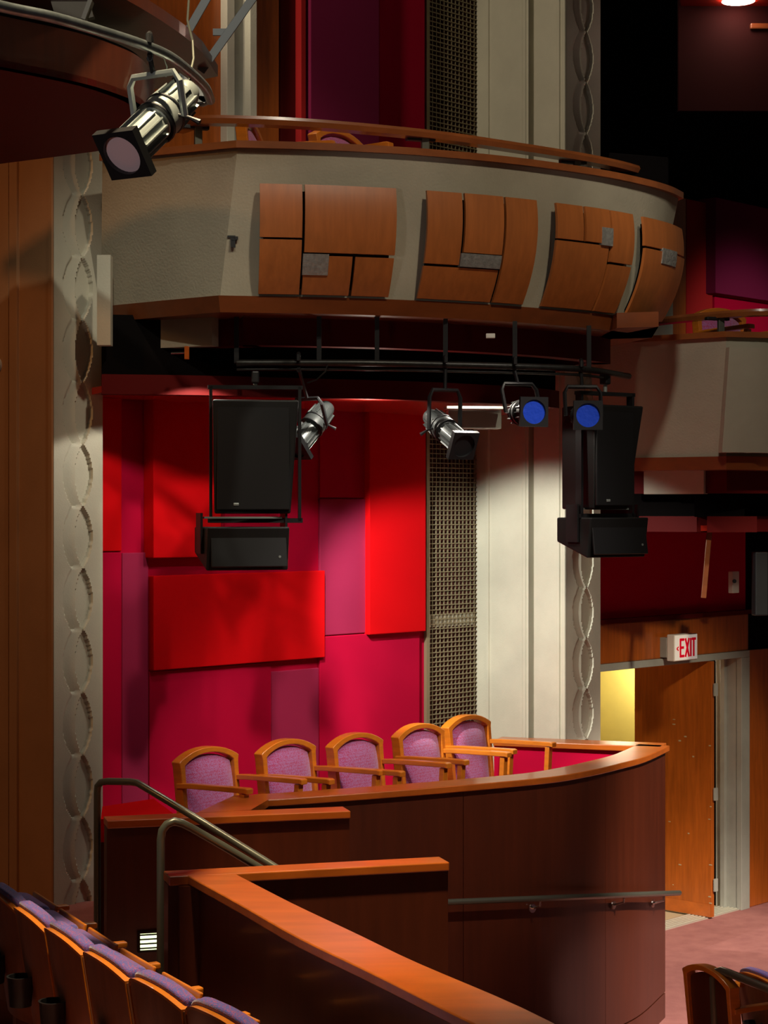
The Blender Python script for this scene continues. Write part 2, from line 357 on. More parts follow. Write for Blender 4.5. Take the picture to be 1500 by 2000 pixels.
# pale plaster end of the recessed bands
wc1(MB().sweep([lv(226, 308, 2.28), lv(345, 296, 2.28)], [(-.42, H+1.27), (-.42, H+1.085), (-.5, H+1.085), (-.5, H+1.27)]), 'plaster_end', 'fascia')
wc2(MB().sweep([lv(1215, 671, 1.34), lv(1334, 665, 1.34)], [(-.42, H+.33), (-.42, H+.145), (-.5, H+.145), (-.5, H+.33)]), 'plaster_end', 'plaster')
a = at(197, 503, 12.62); bq = at(223, 503, 12.62)
mb = MB().box(((a.x+bq.x)/2, 12.5, H+1.375), (.088, .10, .585)); wc1(mb, 'pilaster_stub', 'plaster')
wc2(MB().sweep(off([T2[2]]+T2[3:], 0), [(.06, H+1.26), (-.07, H+.46), (-.14, H+.46), (0, H+1.26)]), 'raised_fascia_panel', 'fascia', smooth=25)
mb = MB()
for px, py, a, b in ((452, 462, .05, .012), (458, 468, .035, .01), (455, 474, .03, .06), (462, 465, .02, .02)): mb.box(at(px, py, 12.135-(px-452)*.0004), (a, .012, b), rz=.1)
wc1(mb, 'scuff_mark', 'black')
mb = MB()
for px, py, a, b in ((344, 484, .05, .012), (347, 478, .012, .05)): mb.box(at(px, py, 12.45+(345-px)*.002-.0), (a, .012, b), rz=-.46)
wc1(mb, 'scuff_mark', 'black')
o = MB().lathe([(.05, 0), (.05, .02), (.03, .03)], W(tL-.0, vL-.62, zy(714, 13.05)), (-U[0], -U[1], 0), 20).build('round_fixture', 'white', smooth=30); tag(o, 'small round pale fixture on the tan pillar side, cut by the left edge', 'fixture')
# handrails
def handrail(wc, pts, h, posts, hcap):
    c = crom([lv(*q, h) for q in pts], 6)
    wc(MB().sweep(c, [(.05, H+h-.032), (.06, H+h), (.055, H+h+.02), (-.055, H+h+.02), (-.06, H+h), (-.05, H+h-.032)]), 'handrail', 'railwood', smooth=30)
    for px, py in posts:
        p = lv(px, py, h)
        wc(MB().box((p[0], p[1], H+(h+hcap)/2-.01), (.05, .035, h-hcap-.03), rz=.3), 'rail_post', 'rail', bevel=.004)
        wc(MB().box((p[0]-.03, p[1], H+h-.035), (.2, .05, .025), rz=.35), 'rail_bracket', 'black', bevel=.004)
handrail(wc1, [(345, 250), (385, 238), (425, 234), (600, 241), (830, 262), (1000, 286), (1125, 306), (1200, 321), (1250, 335)], 2.50, [(387, 238), (830, 262), (1127, 307)], 2.325)
handrail(wc2, [(1240, 634), (1300, 625), (1420, 613), (1500, 609), (1600, 612)], 1.56, [(1408, 614)], 1.385)
# curved veneer panels on the balcony front
arc = [0]
for i in range(1, len(T1)): arc.append(arc[-1]+(Vector(T1[i])-Vector(T1[i-1])).length)
N1 = normals(T1)
def cpt(s):
    for i in range(1, len(arc)):
        if arc[i] >= s or i == len(arc)-1:
            f = (s-arc[i-1])/(arc[i]-arc[i-1]); a, b = Vector(T1[i-1]), Vector(T1[i]); n0, n1 = Vector(N1[i-1]), Vector(N1[i])
            if i-1 == 2: n0 = n1
            if i == NC: n1 = n0
            return a+(b-a)*f, (n0+(n1-n0)*f).normalized()
def s_at(px):
    lo, hi = arc[2], arc[NC-0]-.0
    hi = arc[-2]
    for _ in range(40):
        m = (lo+hi)/2; p, n = cpt(m); p = p+n*.03
        if 750+FP*p.x/p.y < px: lo = m
        else: hi = m
    return lo
def profile(t): return .025+.13*t-.28*t*t
def slab(mb, px0, px1, y0, y1, yt, yb, ex=0, th=.022, gap=.5):
    s0, s1 = s_at(px0+gap), s_at(px1-gap)
    rows = []; K = 10; Y = cpt(s0)[0].y; ns = 8
    zt = 2.06; zb = 1.385
    outer = []; inner = []
    for k in range(K+1):
        t = (y0+(y1-y0)*k/K-yt)/(yb-yt); z = H+zt+(zb-zt)*t; o = profile(t)+ex
        ro = []; ri = []
        for j in range(ns+1):
            p, n = cpt(s0+(s1-s0)*j/ns); a = p+n*o; b = p+n*(o-th); ro.append((a.x, a.y, z)); ri.append((b.x, b.y, z))
        outer.append(ro+ri[::-1])
    return mb.solid(outer)
def wood_panel(label, top, bot, pieces, silver, px):
    p0, n0 = cpt(s_at((px[0]+px[1])/2)); r = thing('curved_wood_panel', label, 'acoustic panel', (p0.x, p0.y, H+1.385), 0, None)
    wc = world_child(r)
    for i, q in enumerate(pieces): wc(slab(MB(), *q, top, bot, ex=[0, .006, -.004, .003][i % 4]), 'veneer_tile', 'panelwood', smooth=30)
    for q in silver: wc(slab(MB(), *q, top, bot, ex=.012, th=.03), 'silver_patch', 'silver', smooth=30, label='crumpled silver patch on a wood panel')
    mb = MB(); slab(mb, px[0]+8, px[1]-8, top+(bot-top)*.06, bot-(bot-top)*.06, top, bot, ex=-.03, th=.035); wc(mb, 'backing', 'void', smooth=30)
wood_panel('leftmost curved wood panel on the balcony front, with a wide upper tile', 348, 570,
  [(507, 591, 348, 458), (595, 774, 348, 487), (507, 591, 462, 570), (595, 692, 493, 570), (697, 774, 493, 570)], [(593, 645, 490, 532)], (507, 774))
wood_panel('second curved wood panel from the left on the balcony front, three tall strips', 362, 582,
  [(834, 903, 362, 512), (907, 983, 362, 486), (834, 983, 517, 582), (987, 1049, 362, 582)], [(903, 983, 488, 515)], (834, 1049))
wood_panel('third curved wood panel on the balcony front, silver patch near its top', 388, 600,
  [(1087, 1139, 388, 462), (1142, 1190, 388, 462), (1087, 1190, 466, 600), (1193, 1237, 388, 498), (1193, 1237, 503, 600)], [(1172, 1194, 428, 466)], (1087, 1237))
wood_panel('rightmost curved wood panel where the balcony front turns away', 410, 610,
  [(1257, 1336, 410, 470), (1257, 1336, 475, 610)], [(1290, 1318, 468, 500)], (1257, 1336))
# small sprinkler fitting and tag under balcony
o = MB().box(at(958, 656, 12.6), (.06, .03, .03)).build('ceiling_tag', 'white', None, bevel=.004); tag(o, 'small white fixture on the dark band under the balcony', 'fixture')
s = thing('sprinkler_head', 'small chrome sprinkler on a red bracket under the left of the balcony', 'sprinkler', at(352, 690, 12.4)); wc = world_child(s)
wc(MB().tube([at(334, 690, 12.4), at(362, 689, 12.4)], .006), 'pipe_stub', 'chrome', smooth=True)
wc(MB().box(at(365, 689, 12.4), (.03, .03, .085)), 'bracket', 'cap', bevel=.003)
# ------------------------------------------------------------------ bay two wall, exit door, corridor
dv = .16; tl = wt(1150, dv); tr = wt(1440, dv); tro = wt(1456, dv); zt = zy(1300, 17.0)-.03
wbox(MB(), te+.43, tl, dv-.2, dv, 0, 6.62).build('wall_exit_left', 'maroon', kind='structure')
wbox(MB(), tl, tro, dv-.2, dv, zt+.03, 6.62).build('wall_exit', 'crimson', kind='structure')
wbox(MB(), te+.43, 10, dv-.2, dv, 6.62, 13).build('wall_exit_upper', 'void', kind='structure')  # unlit wall above the light cut-off, shade painted as black
wbox(MB(), tro, 10, dv-.2, dv, 0, 6.62).build('wall_exit_right', 'void', kind='structure')  # shadow right of the door painted into the wall as black
# upper bay two fabric panels
def w2(px0, px1, y0, y1, v, mat, lab):
    t0, t1 = wt(px0, v), wt(px1, v); Y = W(t0, v)[1]
    tag(wbox(MB(), t0, t1, dv, v, zy(y1, Y), zy(y0, Y)).build('acoustic_panel', mat, bevel=.006), lab, 'wall panel')
w2(1305, 1340, 380, 690, .28, 'wood', 'orange wood upright beside the lower right balcony chair')
w2(1398, 1560, 385, 572, .36, 'plum', 'plum fabric panel high behind the lower right balcony')
w2(1396, 1560, 574, 690, .21, 'crimson', 'crimson fabric strip just behind the lower right balcony rail')
w2(1341, 1392, 388, 690, .25, 'softred', 'red fabric panel between the orange wood and the plum panel')
tag(wbox(MB(), wt(1294, .3), wt(1309, .3), .165, .33, zy(700, 17.6), zy(560, 17.6)).build('door_post', 'plaster'), 'short white door post seen under the end of the upper balcony', 'post')
# wood header band above door and wood wall right of it
Ye = W(tl, dv)[1]
zh = zy(1300, 17.0)
mb = wbox(MB(), te+.5, tro+.0, dv, dv+.035, zh, zh+.36); tag(mb.build('header_board', 'wood', bevel=.01), 'wide orange wood board over the exit door', 'wall panel')
mb = wbox(MB(), te+.5, tro+.05, dv, dv+.07, zh+.36, zh+.40); mb.build('trim_1', 'maroon', kind='structure')
mb = wbox(MB(), tro, 9.5, dv, dv+.03, 0, zh); tag(mb.build('wood_wall_panel', 'wood', bevel=.01), 'red-brown wood wall panel right of the exit door frame', 'wall panel')
f = thing('door_frame', 'grey steel exit door frame with a deep right jamb', 'door frame', W(tr, dv, 0)); wc = world_child(f)
wc(wbox(MB(), tl, tro, dv-.22, dv+.05, zt-.035, zt+.03), 'header', 'frame', bevel=.004)
mb = wbox(MB(), tr, tro, dv-.02, dv+.05, 0, zt-.035); wbox(mb, tr-.0, tro, dv-.25, dv-.0, 0, zt-.035)
wc(mb, 'jamb', 'frame', bevel=.004)
wc(wbox(MB(), tr-.045, tr, dv-.17, dv-.12, 0, zt-.035), 'door_stop', 'frame', bevel=.003)
wc(wbox(MB(), tl-.1, tl-.0, dv-.22, dv+.05, 0, zt+.03), 'left_jamb', 'frame')
thr = thing('threshold', 'ribbed aluminium threshold on the floor of the exit doorway', 'threshold', W(tl, dv, 0)); wc = world_child(thr)
mb = wbox(MB(), tl, tr, dv-.2, dv+.02, 0, .012)
for k in range(5): wbox(mb, tl, tr, dv-.19+k*.042, dv-.175+k*.042, .012, .02)
wc(mb, 'plate', 'thresh')
hp = Vector(lv(1390, 1792, -3.88)+(0,)); V3 = Vector((V[0], V[1], 0)); U3 = Vector((U[0], U[1], 0))
lf = thing('exit_door', 'open orange-brown wood door with scuffed edge, in the exit doorway', 'door', (hp.x, hp.y, .02)); wc = world_child(lf)
q = [hp, hp-V3*.9, hp-V3*.9+U3*.045, hp+U3*.045]
wc(MB().prism([(p.x, p.y) for p in q], .02, zt-.04), 'leaf', 'wood', bevel=.004)
e = hp+U3*.022+V3*.003
for z in (.33, 1.2, 2.2): wc(MB().box((e.x+.022, e.y-.012, z), (.05, .02, .12), rz=TH), 'hinge', 'frame', bevel=.002)
mb = MB()
random.seed(3)
for k in range(16):
    a = random.uniform(.02, .5) if k > 6 else random.uniform(.005, .03); p = hp-V3*a-U3*.001
    mb.box((p.x, p.y, random.uniform(.1, 1.9)), (random.uniform(.01, .035), .002, random.uniform(.005, .014)), rz=-math.pi/2+TH)
wc(mb, 'scuff_marks', 'tan')
wc(MB().prism([tuple((hp-V3*a-U3*b)[:2]) for a, b in ((.01, .001), (.89, .001), (.89, .004), (.01, .004))], .02, .14), 'kick_plate', 'cap')
wbox(MB(), tl-2.5, tr+1.5, dv-5, dv-.2, -.1, .001).build('floor_corridor', 'tan', kind='structure')
wbox(MB(), tl-2.5, tr+.5, dv-2.6, dv-2.5, 0, 3).build('wall_corridor', 'yellow', kind='structure')
wbox(MB(), tr+.45, tr+.5, dv-2.5, dv-.2, 0, 3).build('wall_corridor_end', 'yellow', kind='structure')
wbox(MB(), tl-2.5, tr+.5, dv-2.6, dv-.2, 2.95, 3.05).build('ceiling_corridor', 'signw', kind='structure')
wbox(MB(), tr+.03, tr+.06, dv-1.0, dv-.25, 0, 3).build('corridor_gap_shade', 'void', kind='structure')  # added black filler standing for the dark gap beside the leaf
pl = bpy.data.lights.new('corridor_lamp', 'POINT'); pl.energy = 34; pl.color = (1, .9, .7); pl.shadow_soft_size = .2
po = bpy.data.objects.new('corridor_lamp', pl); COL.objects.link(po); po.location = W(wt(1215, -1.2), -1.2, 2.3)
# exit sign
ex = thing('exit_sign', 'white exit sign with red letters over the exit door', 'sign', W(wt(1318, .35), .35, zy(1293, 17.6))); wc = world_child(ex)
t0 = wt(1318, .36); t1 = wt(1363, .36); z0 = zy(1292, 17.7); z1 = zy(1240, 17.7)
wc(wbox(MB(), t0, t1, dv+.11, .355, z0, z1), 'housing', 'signw', bevel=.008)
wc(wbox(MB(), t0-.0, t1-.05, dv+.03, dv+.11, z0+.03, z1-.03), 'mounting_canopy', 'frame', bevel=.006)
wc(wbox(MB(), t0+.008, t1-.008, .355, .358, z0+.008, z1-.008), 'face', 'signf')
mb = MB(); wd = t1-t0; hh = z1-z0
def stroke(a, b, w=.024, th=None):
    A = Vector(W(t0+(a[0]*.93+.02)*wd, .360, z0+a[1]*hh)); B = Vector(W(t0+(b[0]*.93+.02)*wd, .360, z0+b[1]*hh)); mb.bar(A, B, th or w, .003, up=V3)
y0, y1 = .14, .84
for a, b in [((.24, y0), (.24, y1)), ((.22, y1-.04), (.42, y1-.04)), ((.22, .5), (.40, .5)), ((.22, y0+.04), (.42, y0+.04)),
             ((.47, y0), (.64, y1)), ((.64, y0), (.47, y1)), ((.72, y0), (.72, y1)), ((.86, y0), (.86, y1)), ((.77, y1-.04), (.96, y1-.04)),
             ((.15, .40), (.07, .47)), ((.07, .47), (.15, .54))]:
    stroke(a, b, .024 if a[0] > .16 else .012)
wc(mb, 'lettering', 'signr', label='red letters EXIT with a small arrow')
# things under the right balcony
o = MB().box(at(1433, 1137, 17.7), (.11, .05, .2), rz=TH).build('wall_box', 'white', bevel=.006); tag(o, 'small white wall box with a dark knob, right of the exit sign', 'wall box')
k = MB().lathe([(.018, 0), (.018, .02)], at(1434, 1135, 17.63), (0, -1, 0)).build('knob', 'black', o); k.matrix_parent_inverse = Matrix.Identity(4)
o = MB().bar(at(1389, 1000, 16.2), at(1374, 1168, 16.2), .045, .02, up=(0, 1, 0)).build('hanging_strap', 'board', bevel=.004); tag(o, 'narrow tan strap hanging under the right balcony', 'strap')
o = MB().box(at(1484, 1140, 16.6), (.12, .1, .55), rz=.2).build('dark_cabinet', 'black', bevel=.01); tag(o, 'dark grey upright equipment box at the right edge under the balcony', 'equipment box')
# upper right soffit and lamp
sf = thing('high_soffit', 'red soffit with a glowing recessed lamp, top right corner', 'soffit', at(1330, 10, 16.2)); wc = world_child(sf)
a = [lv(1330, 12, 4.35), lv(1540, 12, 4.35), lv(1560, -90, 4.35), lv(1310, -90, 4.35)]
zs = H+4.35
wc(MB().prism(a, zs, zs+.2), 'slab', 'glossred')
lp = lv(1442, -2, 4.35)
q0, q1 = lv(1325, 12, 4.35), lv(1560, 12, 4.35)
wc(MB().sweep([q0, q1], [(0, zs+.2), (0, zs-.9), (-.06, zs-.9), (-.06, zs+.2)]), 'glow_catch_board', 'gloom')  # added board behind the soffit to catch the lamp's glow
lc = wc(MB().lathe([(.12, 0), (.14, -.02)], (*lp, zs), n=24), 'lamp', 'lamp', smooth=True)
o = MB().box(at(1483, 52, 16.5), (.16, .05, .05)).build('small_fixture', 'board', bevel=.01); tag(o, 'dim brass fixture at the top right edge', 'fixture')
# ------------------------------------------------------------------ lower box with five chairs
hc = -1.8
F1 = crom([lv(*q, hc) for q in [(505, 1563), (600, 1557), (750, 1546), (910, 1533), (1070, 1518), (1150, 1505), (1215, 1490), (1262, 1477), (1308, 1456)]], 5)
bx = thing('theater_box', 'curved dark wood box parapet in front of the five purple chairs', 'box parapet', (0, 12.3, 0)); wc = world_child(bx)
def cap(mb, c, o0, o1, h=hc, th=.045): return mb.sweep(c, [(o0, H+h-th), (o0, H+h), (o1, H+h), (o1, H+h-th)])
wc(cap(MB(), F1, 0, -.25), 'cap', 'cap', smooth=25, bevel=.006)
def pxof(p): return 750+FP*p[0]/p[1]
fw = off(F1, -.035)
cuts = [0, 908, 1180, 2000]
idx = [0]+[min(range(len(fw)), key=lambda i: abs(pxof(fw[i])-c)) for c in (908, 1180)]+[len(fw)-1]
for a, b in zip(idx[:-1], idx[1:]):
    seg = [Vector(p) for p in fw[a:b+1]]
    if a: seg[0] = seg[0]+(seg[1]-seg[0]).normalized()*.004
    wc(MB().sweep([tuple(p) for p in seg], [(0, H+hc-.045), (0, .2), (-.16, .2), (-.16, H+hc-.045)]), 'front_panel', 'dark', smooth=25)
    wc(MB().sweep([tuple(p) for p in seg], [(-.0, .19), (-.0, 0), (-.16, 0), (-.16, .19)]), 'kick_board', 'dark', smooth=25)
wc(MB().sweep(off(fw, -.03), [(0, H+hc-.05), (0, 0.0), (-.02, 0.0), (-.02, H+hc-.05)]), 'core', 'void', smooth=25)
# right partition back to pillar
R0 = [lv(1308, 1453, hc), lv(1230, 1450, hc), lv(962, 1441, hc)]
R1 = [(2.12, 14.72), (1.73, 14.85), (.86, 15.14)]
wc(cap(MB(), [R1[0], R1[2]], .0, .26), 'partition_cap', 'cap', bevel=.006)
wc(MB().sweep([(2.03, 14.76), R1[2]], [(.03, H+hc-.045), (.03, 0), (.17, 0), (.17, H+hc-.045)]), 'partition_wall', 'crimson')
# stub wall and connector
S0, S1 = lv(210, 1604, hc), lv(685, 1584, hc)
wc(cap(MB(), [S0, S1], 0, -.19), 'stub_cap', 'cap', bevel=.006)
wc(MB().sweep([S0, S1], [(-.03, H+hc-.045), (-.03, 0), (-.16, 0), (-.16, H+hc-.045)]), 'stub_wall', 'dark')
sd = (Vector(S1)-Vector(S0)).normalized()
C0, C1 = lv(384, 1589, hc), lv(460, 1556, hc)
poly = [lv(384, 1588, hc), lv(458, 1553.5, hc), lv(530, 1552, hc), lv(524, 1562, hc), lv(490, 1582, hc)]
wc(MB().prism(poly, H+hc-.045, H+hc+.001), 'corner_cap', 'cap')
wc(MB().prism([lv(400, 1586, hc), lv(465, 1557, hc), lv(520, 1562, hc), lv(480, 1580, hc)], 0, H+hc-.05), 'corner_wall', 'dark')
# red low bench block behind stub at left
lw = thing('low_wall', 'low bright red topped wall just left behind the box parapet', 'low wall', (-1.75, 11.8, 1.3)); wc_ = world_child(lw)
lpoly = [lv(200, 1575, -1.86), lv(300, 1560, -1.86), lv(340, 1590, -1.86), lv(197, 1600, -1.86)]
wc_(MB().prism(lpoly, H-2.0, H-1.86), 'upholstered_top', 'red'); wc_(MB().prism(lpoly, 1.3, H-2.0), 'base', 'dark')
MB().prism([(-1.2, 12.02), (-.3, 12.25), (.6, 12.85), (1.4, 13.65), (1.95, 14.7), (.9, 15.0), W(3.3, .04), W(.2, .04)], 1.2, 1.37).build('floor_box', 'carpet', kind='structure')
# wall-mounted handrail on the box
wr = thing('wall_handrail', 'grey tube handrail bracketed to the curved box front', 'handrail', (1.2, 13, 1.1)); wc = world_child(wr)
ro = off(F1, .06); pts = []
for p in ro:
    px = pxof(p)
    if 700 < px < 1335: pts.append((p[0], p[1], zy(1765-(px-800)*.04, p[1])))
d = (Vector(pts[-1])-Vector(pts[-2])).normalized(); pts.append(tuple(Vector(pts[-1])+d*.06))
wc(MB().tube(pts, .021), 'tube', 'rail', smooth=True)
for px in (1068, 1218, 1297):
    i = min(range(len(pts)), key=lambda i: abs(750+FP*pts[i][0]/pts[i][1]-px)); p = Vector(pts[i]); n = Vector((*normals(F1)[min(i+len(F1)-len(pts)+1, len(F1)-1)], 0))
    wc(MB().tube([p, p+Vector((0, 0, -.05)), p+Vector((0, 0, -.08))-n*.08], .009, 8).lathe([(.03, 0), (.03, .01)], p+Vector((0, 0, -.08))-n*.085, n, 12), 'bracket', 'chrome', smooth=True)
# ------------------------------------------------------------------ box chairs
def ringpts(w, h, arch, n=10):      # outer outline of chair back, from bottom left over the top to bottom right
    p = [(-w, 0), (-w*1.04, h*.88), (-w*1.07, h*.93)]
    for i in range(n+1):
        a = -1+2*i/n; p.append((a*w*1.0, h*.93+.012+(arch-.012)*(1-abs(a)**2.2)))
    return p+[(w*1.07, h*.93), (w*1.04, h*.88), (w, 0)]
def make_chair(label, loc, rz, group, arms=True):
    c = thing('box_chair', label, 'chair', loc, rz, group)
    w = .27; tilt = .16
    def P(x, z, d): return (x, .25+d+(z)*tilt*.6, z)
    oz = .30; hh = .70
    o_ = ringpts(w, hh-.05, .075)
    i_ = [(max(-w+.032, min(w-.032, x*.9)), z if z == 0 else z-.036) for x, z in o_]
    mb = MB(); rows = []
    for (ox, z), (ix, iz) in zip(o_, i_): rows.append([P(ox, z+oz, -.04), P(ix, iz+oz, -.04), P(ix, iz+oz, .035), P(ox, z+oz, .035)])
    mb.solid(rows); mb.build('back_frame', 'lightwood', c, smooth=35, bevel=.005)
    # upholstered pad, front and back
    for nm, sgn in (('back_cushion', -1), ('rear_panel', 1)):
        mb = MB(); rows = []; n = 12
        for j in range(n+1):
            v = j/n; r = []
            for i in range(n+1):
                s = -1+2*i/n; zz = .02+v*(hh-.10); hw = .25
                top = 1 if v < .7 else 1-.10*((v-.7)/.3)**2
                zz2 = zz-(.06*abs(s)**2.4 if v > .85 else .06*abs(s)**2.4*max(0, (v-.5)/.35)) if v > .5 else zz
                bul = .045*(1-abs(s)**4)*(1-abs(2*v-1)**4)
                r.append(P(s*hw*top, zz2+oz+.01, sgn*(.008+(bul if sgn < 0 else bul*.3))))
            rows.append(r)
        mb.grid(rows); mb.build(nm, 'up' if sgn < 0 else 'dark', c, smooth=True)
    # seat
    mb = MB(); rows = []; n = 10
    for j in range(n+1):
        y = .25-.5*j/n; e = 1-abs(2*j/n-1)**6; r = []
        for i in range(n+1):
            s = -1+2*i/n; r.append((s*.235, y, .40+.055*(1-abs(s)**5)*e))
        rows.append(r)
    mb.grid(rows); mb.box((0, 0, .375), (.47, .5, .05)); mb.build('seat', 'up', c, smooth=True)
    MB().box((0, .0, .33), (.46, .48, .05)).build('seat_frame', 'lightwood', c, bevel=.005)
    for s in (-1, 1):
        mb = MB()
        rows = []
        for y, z, hw in ((.33, .765, .02), (.2, .775, .026), (-.1, .782, .03), (-.27, .785, .032), (-.29, .78, .03)):
            rows.append([(s*.27-hw, y, z-.03), (s*.27+hw, y, z-.03), (s*.27+hw, y, z+.004), (s*.27-hw, y, z+.004)])
        mb.solid(rows); mb.build('armrest', 'lightwood', c, bevel=.005)
        MB().bar((s*.27, -.24, .75), (s*.27, -.20, 0), .05, .04, up=(0, 1, 0)).build('leg', 'lightwood', c, bevel=.004)
        MB().bar((s*.26, .31, .36), (s*.26, .33, 0), .045, .045, up=(0, 1, 0)).build('leg', 'lightwood', c, bevel=.004)
    return c
rz = math.radians(53)
def chair_at(px, py, ztop, r):       # place so the top of the back sits under a photo point
    Y = (ztop-H)*FP/(1000-py); X = (px-750)*Y/FP
    zf = ztop-.99; bo = Vector((0, .25+1.0*.16*.6, 0)); bo.rotate(Matrix.Rotation(r, 3, 'Z').to_euler()); return (X-bo.x, Y-bo.y, zf)
ZT = H-1.54
spots = [(399, 1455), (555, 1440), (690, 1428), (814, 1410), (908, 1393)]
labs = ['purple box chair nearest the left, alone at the end of the row of five',
 'second purple box chair from the left, before the rose wall panel',
 'middle one of the five purple chairs in the box',
 'fourth purple box chair from the left, partly in front of the rightmost',
 'rightmost purple box chair, set before the bronze grille and pillar']
G1 = 'purple chairs in the lower box'
chair0 = None
for (px, py), lb in zip(spots, labs):
    loc = chair_at(px, py, ZT, rz)
    if chair0 is None: chair0 = make_chair(lb, loc, rz, G1)
    else: dup(chair0, loc, rz, lb, G1)
G2 = 'chairs on the upper balcony'
dup(chair0, chair_at(484, 236, H+2.60, math.radians(82)), math.radians(82), 'purple chair on the upper balcony nearest its door', G2)
dup(chair0, chair_at(655, 251, H+2.60, math.radians(56)), math.radians(56), 'purple chair on the upper balcony seen from the side, middle of three', G2)
dup(chair0, chair_at(750, 281, H+2.60, math.radians(70)), math.radians(70), 'chair on the upper balcony of which only an orange wood tip shows', G2)
dup(chair0, chair_at(1402, 600, H+1.69, math.radians(36)), math.radians(36), 'dark purple chair on the lower right balcony', 'chair on the right balcony')
c = dup(chair0, chair_at(1384, 1884, 1.0, math.radians(112)), math.radians(112), 'dark-backed chair with orange rim at the bottom right, seen from behind', 'bottom right chairs')
# ------------------------------------------------------------------ front partition with diagonal rail
pp = thing('front_partition', 'dark wood partition with bright orange cap running diagonally to the lower edge', 'partition', (-1, 9.5, 0)); wc = world_child(pp)
A0, A1 = lv(330, 1713, hc), lv(878, 1684, hc)
wc(cap(MB(), [A0, A1], 0, -.17), 'cross_cap', 'cap', bevel=.006)
wc(MB().sweep([A0, A1], [(-.025, H+hc-.045), (-.025, 0), (-.145, 0), (-.145, H+hc-.045)]), 'cross_wall', 'dark')
wc(MB().box((A0[0]+.09, A0[1]+.06, (H+hc-.045)/2), (.11, .14, H+hc-.045), rz=.27), 'end_post', 'dark')
L0 = crom([lv(*q, hc) for q in [(365, 1710), (460, 1762), (583, 1832), (730, 1903), (867, 1972), (960, 2018), (1150, 2120), (1400, 2270)]], 4)
L1 = crom([lv(*q, hc) for q in [(462, 1708), (520, 1738), (583, 1770), (700, 1825), (810, 1878), (980, 1950), (1085, 2000), (1300, 2110), (1560, 2250)]], 4)
def resamp(c, n):
    a = [0]
    for i in range(1, len(c)): a.append(a[-1]+(Vector(c[i])-Vector(c[i-1])).length)
    out = []
    for k in range(n+1):
        s = a[-1]*k/n
        i = max(1, next((j for j in range(1, len(a)) if a[j] >= s-1e-9), len(a)-1)); f = (s-a[i-1])/(a[i]-a[i-1])
        out.append(Vector(c[i-1]).lerp(Vector(c[i]), f))
    return out
l0, l1 = resamp(L0, 24), resamp(L1, 24)
zc = H+hc+.002
rows = [[(*a, zc-.045), (*b, zc-.045), (*b, zc), (*a, zc)] for a, b in zip(l0, l1)]
wc(MB().solid(rows), 'diagonal_cap', 'cap', smooth=25, bevel=.006)
rows = []
for a, b in zip(l0, l1):
    p, q = a.lerp(b, .18), a.lerp(b, .82); rows.append([(*p, 0), (*q, 0), (*q, zc-.045), (*p, zc-.045)])
wc(MB().solid(rows), 'diagonal_wall', 'dark', smooth=25)
# steps between the partitions
st = thing('aisle_steps', 'carpeted steps going down between the two wood partitions', 'steps', (-1, 10.5, 0)); wc = world_child(st)
dx, dy = sd.x, sd.y; base = Vector((-1.35, 10.95)); nn = Vector((dy, -dx))
for k in range(7):
    p = base+sd*(k*.30); z = 1.30-.155*(k+1); q = [p, p+sd*.30, p+sd*.30+nn*1.2, p+nn*1.2]
    wc(MB().prism([tuple(v) for v in q], 0, z), 'step', 'carpet')
# rails
def railing(label, pts, r=.021):
    o = MB().tube(pts, r, 12).build('stair_railing', 'rail', smooth=True); return tag(o, label, 'railing')
y1 = 11.35
A = lambda px, py, Y: at(px, py, Y)
railing('grey tube stair railing whose post stands before the left carved pillar', [A(190, 1848, 11.35), A(190, 1550, 11.35), A(191, 1535, 11.34), A(197, 1528, 11.33), A(210, 1526, 11.3), A(255, 1527, 11.22), A(268, 1529, 11.2), A(280, 1536, 11.15), A(400, 1608, 11.0), A(535, 1692, 10.9), A(640, 1757, 10.85)])
railing('nearer grey tube stair railing with a rounded bend beside the partition end', [A(314, 2010, 9.75), A(314, 1640, 9.75), A(317, 1622, 9.75), A(326, 1610, 9.75), A(340, 1604, 9.76), A(356, 1608, 9.77), A(372, 1616, 9.78), A(440, 1655, 9.85), A(510, 1697, 9.9), A(640, 1775, 10)])
# step light
sl = thing('step_light', 'small glowing louvred step light low on the dark stub wall', 'light', A(292, 1838, 11.25)); wc = world_child(sl)
fx = Vector((*nn, 0)); sx = Vector((*sd, 0)); ctr = Vector((*lv(292, 1600, hc), zy(1838, 11.28)))
ctr = Vector((*(Vector(S0)+sd*.247), zy(1838, 11.26)))+fx*-.03
R = Matrix((sx, -fx, Vector((0, 0, 1)))).transposed()
wc(MB().box(ctr+fx*.006, (.12, .014, .10), mat=R), 'lamp_face', 'steplamp')
mb = MB()
for k in range(4): mb.box(ctr+fx*.018+Vector((0, 0, -.038+k*.026)), (.12, .02, .008), mat=R)
for s in (-1, 1): mb.box(ctr+fx*.014+sx*s*.062, (.012, .03, .12), mat=R)
mb.box(ctr+fx*.014+Vector((0, 0, .055)), (.13, .03, .012), mat=R); mb.box(ctr+fx*.014-Vector((0, 0, .055)), (.13, .03, .012), mat=R)
wc(mb, 'louvre', 'black')
